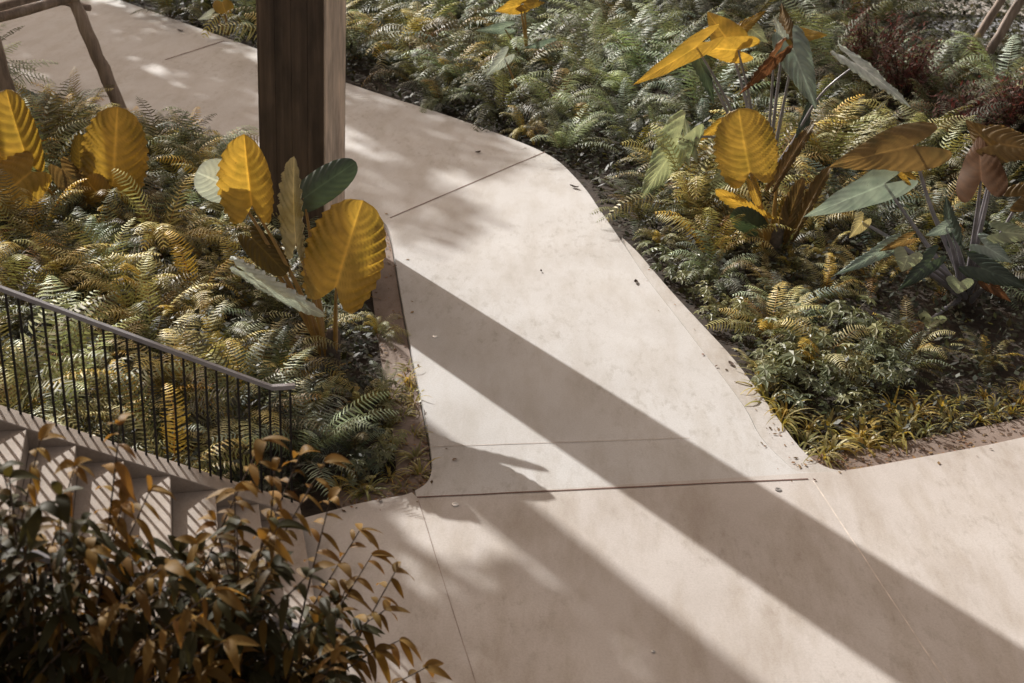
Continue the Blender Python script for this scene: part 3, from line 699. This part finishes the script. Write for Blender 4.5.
kp = [gp(*q) for q in ((650, 262), (690, 262), (760, 330), (790, 380), (765, 395), (720, 338), (675, 290))]
for p in scatter(kp, .30, lambda p: edge_dist(p, outer) > .12, 900): put(random.choice(PM), 'groundcover_plant', p, U(.5, .95), 'small leafy plant spilling towards the kerb strip of the right bed', 'plant', 'small plants along the kerb strip')
lp = [gp(*q) for q in ((395, 350), (414, 380), (422, 440), (415, 470), (370, 488), (350, 480), (380, 420))]
for p in scatter(lp, .27, lambda p: edge_dist(p, near_edge) > .32, 900): put(random.choice(PM), 'groundcover_plant', p, U(.5, .85), 'small leafy plant on the rounded tip of the left bed', 'plant', 'small plants on the left bed tip')
lm = MB()
def bits(line, d0, d1, z, cnt, side=1):
    for _ in range(cnt):
        i = random.randrange(len(line) - 1); p = line[i].lerp(line[i + 1], random.random()); t = (line[i + 1] - line[i]).normalized(); q = p + V((t.y, -t.x, 0)) * side * (d0 + (d1 - d0) * random.random() ** 1.6)
        if not vis(q, 10, 10): continue
        q.z = z + .004; a = U(0, 6.28); d = V((math.cos(a), math.sin(a), U(-.05, .25))); e = V((-math.sin(a), math.cos(a), U(-.2, .2))); l_ = U(.012, .055); b_ = U(.7, 3)
        lm.add([q, q + d * l_ * .5 + e * l_ * .28, q + d * l_, q + d * l_ * .5 - e * l_ * .28], [(0, 1, 2, 3)], (b_, b_ * U(.75, 1), b_ * U(.5, .9)))
bits(ne, .03, .30, -.05, 420); bits(low_right, .03, .33, -.045, 420); bits(main, .08, .28, -.002, 40); bits(far_edge, .0, .22, .003, 24, -1); bits(low_right, 0, .2, .003, 14, -1); bits(near_edge, 0, .2, .003, 36, -1)
tag(lm.build('leaf_litter', M['litter']), 'dry leaf crumbs and twigs along the bed edges', 'leaf litter', kind='stuff')

# ------------------------------------------------------------------ red-leaved shrubs and leaning poles at the upper right
def red_shrub(p, h, r, seed, label):
    random.seed(seed); t = empty('red_leaf_shrub', V((p.x, p.y, -.1)), label, 'shrub', 'red leaved shrubs in the right bed'); sm, lm = MB(), MB()
    for k in range(26):
        a = U(0, 6.28); e = V((math.cos(a) * r * U(.2, 1), math.sin(a) * r * U(.2, 1), h * U(.5, 1))); sm.tube([V((0, 0, 0)), e * .5 + V((0, 0, h * .1)), e], [.012, .009, .004], 5)
        for i in range(60):
            q = e * (1 - U(0, .5)) + V((U(-1, 1), U(-1, 1), U(-1, 1))) * .16; d = V((U(-1, 1), U(-1, 1), U(-.6, .6))).normalized(); s = d.cross(V((U(-.4, .4), U(-.4, .4), 1))).normalized(); l_ = U(.08, .17); b_ = U(.35, 1.6)
            c = (b_, b_, b_) if random.random() < .7 else (b_ * .55, b_ * 1.1, b_ * .6)
            lm.add([q, q + d * l_ * .5 + s * .018, q + d * l_, q + d * l_ * .5 - s * .018], [(0, 1, 2, 3)], c)
    sm.build('stem', M['stem'], t); lm.build('foliage', M['red'], t)
red_shrub(gp(900, 110), 1.5, .8, 1, 'bushy red leaved shrub left of the pale gravel patch')
red_shrub(gp(985, 138), 1.1, .85, 2, 'red leaved shrub at the foot of the two leaning poles')
red_shrub(gp(1022, 158), 1.5, .8, 3, 'red leaved shrub cut by the right edge above the brown taro')
red_shrub(gp(948, 150), .8, .6, 4, 'lowest red leaved shrub right behind the large brown taro leaf')
red_shrub(gp(868, 90), 1.6, .7, 5, 'dull red shrub beside the silver green taro leaf')
t = empty('leaning_pole', gp(955, 70), 'thin grey pole leaning behind the red shrubs nearer the gravel patch', 'pole', 'leaning poles at the upper right')
log(t, gp(955, 72) - V((0, 0, .1)), at(1008, -12, gp(955, 72).y + .2), .085, .075)
t = empty('leaning_pole', gp(974, 72), 'thicker grey pole leaning at the upper right corner', 'pole', 'leaning poles at the upper right')
log(t, gp(974, 74) - V((0, 0, .1)), at(1028, -12, gp(974, 74).y + .2), .10, .09)

# ------------------------------------------------------------------ shrubs in front of the stairs
def shrub_leaf(mb, q, d, l, wd, c, droop):
    d = d.normalized(); s = d.cross(V((0, 0, 1)))
    s = s.normalized() if s.length > .05 else V((1, 0, 0)); n = s.cross(d); vs = []; tw = U(-.5, .5); s = s * math.cos(tw) + n * math.sin(tw); n = s.cross(d)
    for i in range(7):
        t = i / 6; ww = wd * math.sin(math.pi * min(1, .06 + t * .94) ** .85) ** .8 * (1 if i < 6 else 0); pc_ = q + d * (l * t) - V((0, 0, 1)) * droop * l * t * t
        vs += [pc_ - s * ww + n * ww * .25, pc_, pc_ + s * ww + n * ww * .25]
    mb.add(vs, [f for i in range(6) for f in ((3 * i, 3 * i + 3, 3 * i + 4, 3 * i + 1), (3 * i + 1, 3 * i + 4, 3 * i + 5, 3 * i + 2))], c)
def shrub(base, tips, label, seed):
    random.seed(seed); t = empty('shrub', base, label, 'shrub', 'leafy shrubs beside the stairs'); sm, dk, yg = MB(), MB(), MB(); o = V(base)
    for (x, y, Y, young) in tips:
        e = at(x, y, Y) - o; b0 = V((U(-.75, .15), U(-.2, .2), 0))
        mid = b0 * .55 + e * .45 + V((0, 0, .18 * e.z)) ; ln = smooth_line([b0, b0 * .8 + mid * .2 + V((0, 0, .3 * e.z * .3)), mid, e], 7); k = len(ln)
        sm.tube(ln, [.013 * (1 - .8 * i / k) for i in range(k)], 5, cap=False)
        L = sum((b - a).length for a, b in zip(ln, ln[1:])); acc = 0; nxt = L * .42; sg = 1
        for i in range(k - 1):
            a, b = ln[i], ln[i + 1]; sl = (b - a).length
            while nxt < acc + sl:
                f = (nxt - acc) / sl; q = a.lerp(b, f); frac = nxt / L; d = (b - a).normalized(); s = d.cross(V((0, 0, 1)))
                s = s.normalized() if s.length > .05 else V((1, 0, 0))
                dd = (s * sg * U(.6, 1.1) + d * U(.2, .7) + V((U(-.3, .3), U(-.3, .3), U(-.45, .1)))).normalized(); sg = -sg
                isy = young and frac > .74; l = U(.105, .17) * (1.0 if frac < .93 else .8); bt = U(.6, 1.35); tn = (2.4, 1.6, .9) if random.random() < .4 and not isy else (1, 1, 1)
                shrub_leaf(yg if isy else dk, q, dd, l, l * U(.14, .18), (bt * tn[0], bt * U(.9, 1.05) * tn[1], bt * U(.8, 1.1) * tn[2]), U(.35, .9))
                nxt += U(.042, .066)
            acc += sl
        for j in range(3):
            dd = (ln[-1] - ln[-3]).normalized() + V((U(-.9, .9), U(-.9, .9), U(-1.1, -.2))); l = U(.11, .17); bt = U(.8, 1.4)
            shrub_leaf(yg if young else dk, e, dd, l, l * .19, (bt, bt, bt), U(.3, .8))
    sm.build('stem', M['stem'], t, True); dk.build('foliage', M['bush_dark'], t, True)
    f = yg.build('young_foliage', M['bush_young'], t, True); f['label'] = 'orange brown young leaves'
random.seed(9)
def tips_in(poly, n, Y0, Y1, young):
    pv = [V((x, y, 0)) for x, y in poly]; xs = [p.x for p in pv]; ys = [p.y for p in pv]; out = []
    while len(out) < n:
        p = V((U(min(xs), max(xs)), U(min(ys), max(ys)), 0))
        if inside(p, pv): out.append((p.x, p.y, U(Y0, Y1), random.random() < young))
    return out
sb = V((-2.15, 4.75, -.1))
shrub(sb, [(40, 440, 5.0, True), (120, 425, 5.1, True), (75, 465, 5.0, True), (150, 490, 5.1, True), (10, 505, 4.8, False)] +
      tips_in([(-60, 470), (20, 455), (90, 490), (180, 510), (200, 545), (-60, 560)], 16, 4.6, 5.1, .35) + tips_in([(-60, 540), (60, 520), (190, 530), (230, 600), (230, 720), (-60, 720)], 100, 4.5, 5.3, .2),
      'dense dark leaved shrub in the bottom left corner before the stairs', 71)
sb = V((-1.15, 5.0, -.1))
shrub(sb, [(262, 440, 5.3, True), (300, 455, 5.4, True), (325, 462, 5.4, True), (275, 470, 5.2, True), (235, 490, 5.2, True), (330, 500, 5.4, True), (372, 555, 5.5, True), (395, 572, 5.5, True), (360, 530, 5.5, True), (345, 590, 5.4, True), (400, 640, 5.4, True), (425, 668, 5.4, True), (385, 610, 5.4, True), (430, 690, 5.3, True), (375, 650, 5.2, True), (215, 520, 5.2, True)] +
      tips_in([(170, 540), (270, 520), (330, 570), (370, 640), (400, 720), (170, 720)], 84, 4.8, 5.4, .3),
      'leafy shrub with orange brown young sprigs reaching over the path', 72)

# ------------------------------------------------------------------ small things on the path
random.seed(5)
def stud(x, y, label, r=.028):
    mb = MB(); k = 16; p = gp(x, y); rg = [(r, .004), (r * .95, .008), (r * .55, .010), (r * .5, .007)]
    vs = [V((math.cos(6.283 * j / k) * a, math.sin(6.283 * j / k) * a, z)) for a, z in rg for j in range(k)]
    mb.add(vs, [(i * k + j, i * k + (j + 1) % k, (i + 1) * k + (j + 1) % k, (i + 1) * k + j) for i in range(3) for j in range(k)] + [tuple(range(3 * k, 4 * k))])
    tag(mb.build('ground_stud', M['steel'], loc=(p.x, p.y, 0)), label, 'stud', 'steel studs set in the path')
stud(435, 337, 'small round steel stud in the post shadow near the left bed')
stud(778, 490, 'small round steel stud by the right end of the long joint')
stud(455, 505, 'small round steel stud just below the left end of the long joint')
stud(653, 652, 'tiny steel stud on bare paving at the bottom of the path', .014)
def litter(x, y, l, label, lift=.012):
    mb = MB(); a = U(0, 6.28); d = V((math.cos(a), math.sin(a), 0)); s = V((-d.y, d.x, 0)); vs = []
    for i in range(6):
        t = i / 5; ww = l * .26 * math.sin(math.pi * (.05 + .9 * t)); c = d * l * (t - .5) + V((0, 0, .006 + lift * abs(t - .5) * 2)); vs += [c - s * ww + V((0, 0, lift)), c, c + s * ww + V((0, 0, lift * .6))]
    mb.add(vs, [f for i in range(5) for f in ((3 * i, 3 * i + 3, 3 * i + 4, 3 * i + 1), (3 * i + 1, 3 * i + 4, 3 * i + 5, 3 * i + 2))])
    p = gp(x, y); tag(mb.build('fallen_leaf', M['deadleaf'], loc=(p.x, p.y, 0)), label, 'leaf', 'fallen leaves on the path')
litter(478, 153, .10, 'dark curled leaf fallen above the upper joint of the path')
litter(636, 283, .10, 'brown leaf fallen at the top of the kerb strip')
litter(731, 364, .10, 'brown leaf lying on the kerb strip near the grass tufts', .004)
litter(180, 31, .14, 'dark leaf fallen on the far path left of the post')
litter(541, 272, .045, 'tiny dark leaf scrap on the bright middle of the path')
litter(574, 188, .13, 'brown withered sprig lying at the bend of the far path edge', .02)
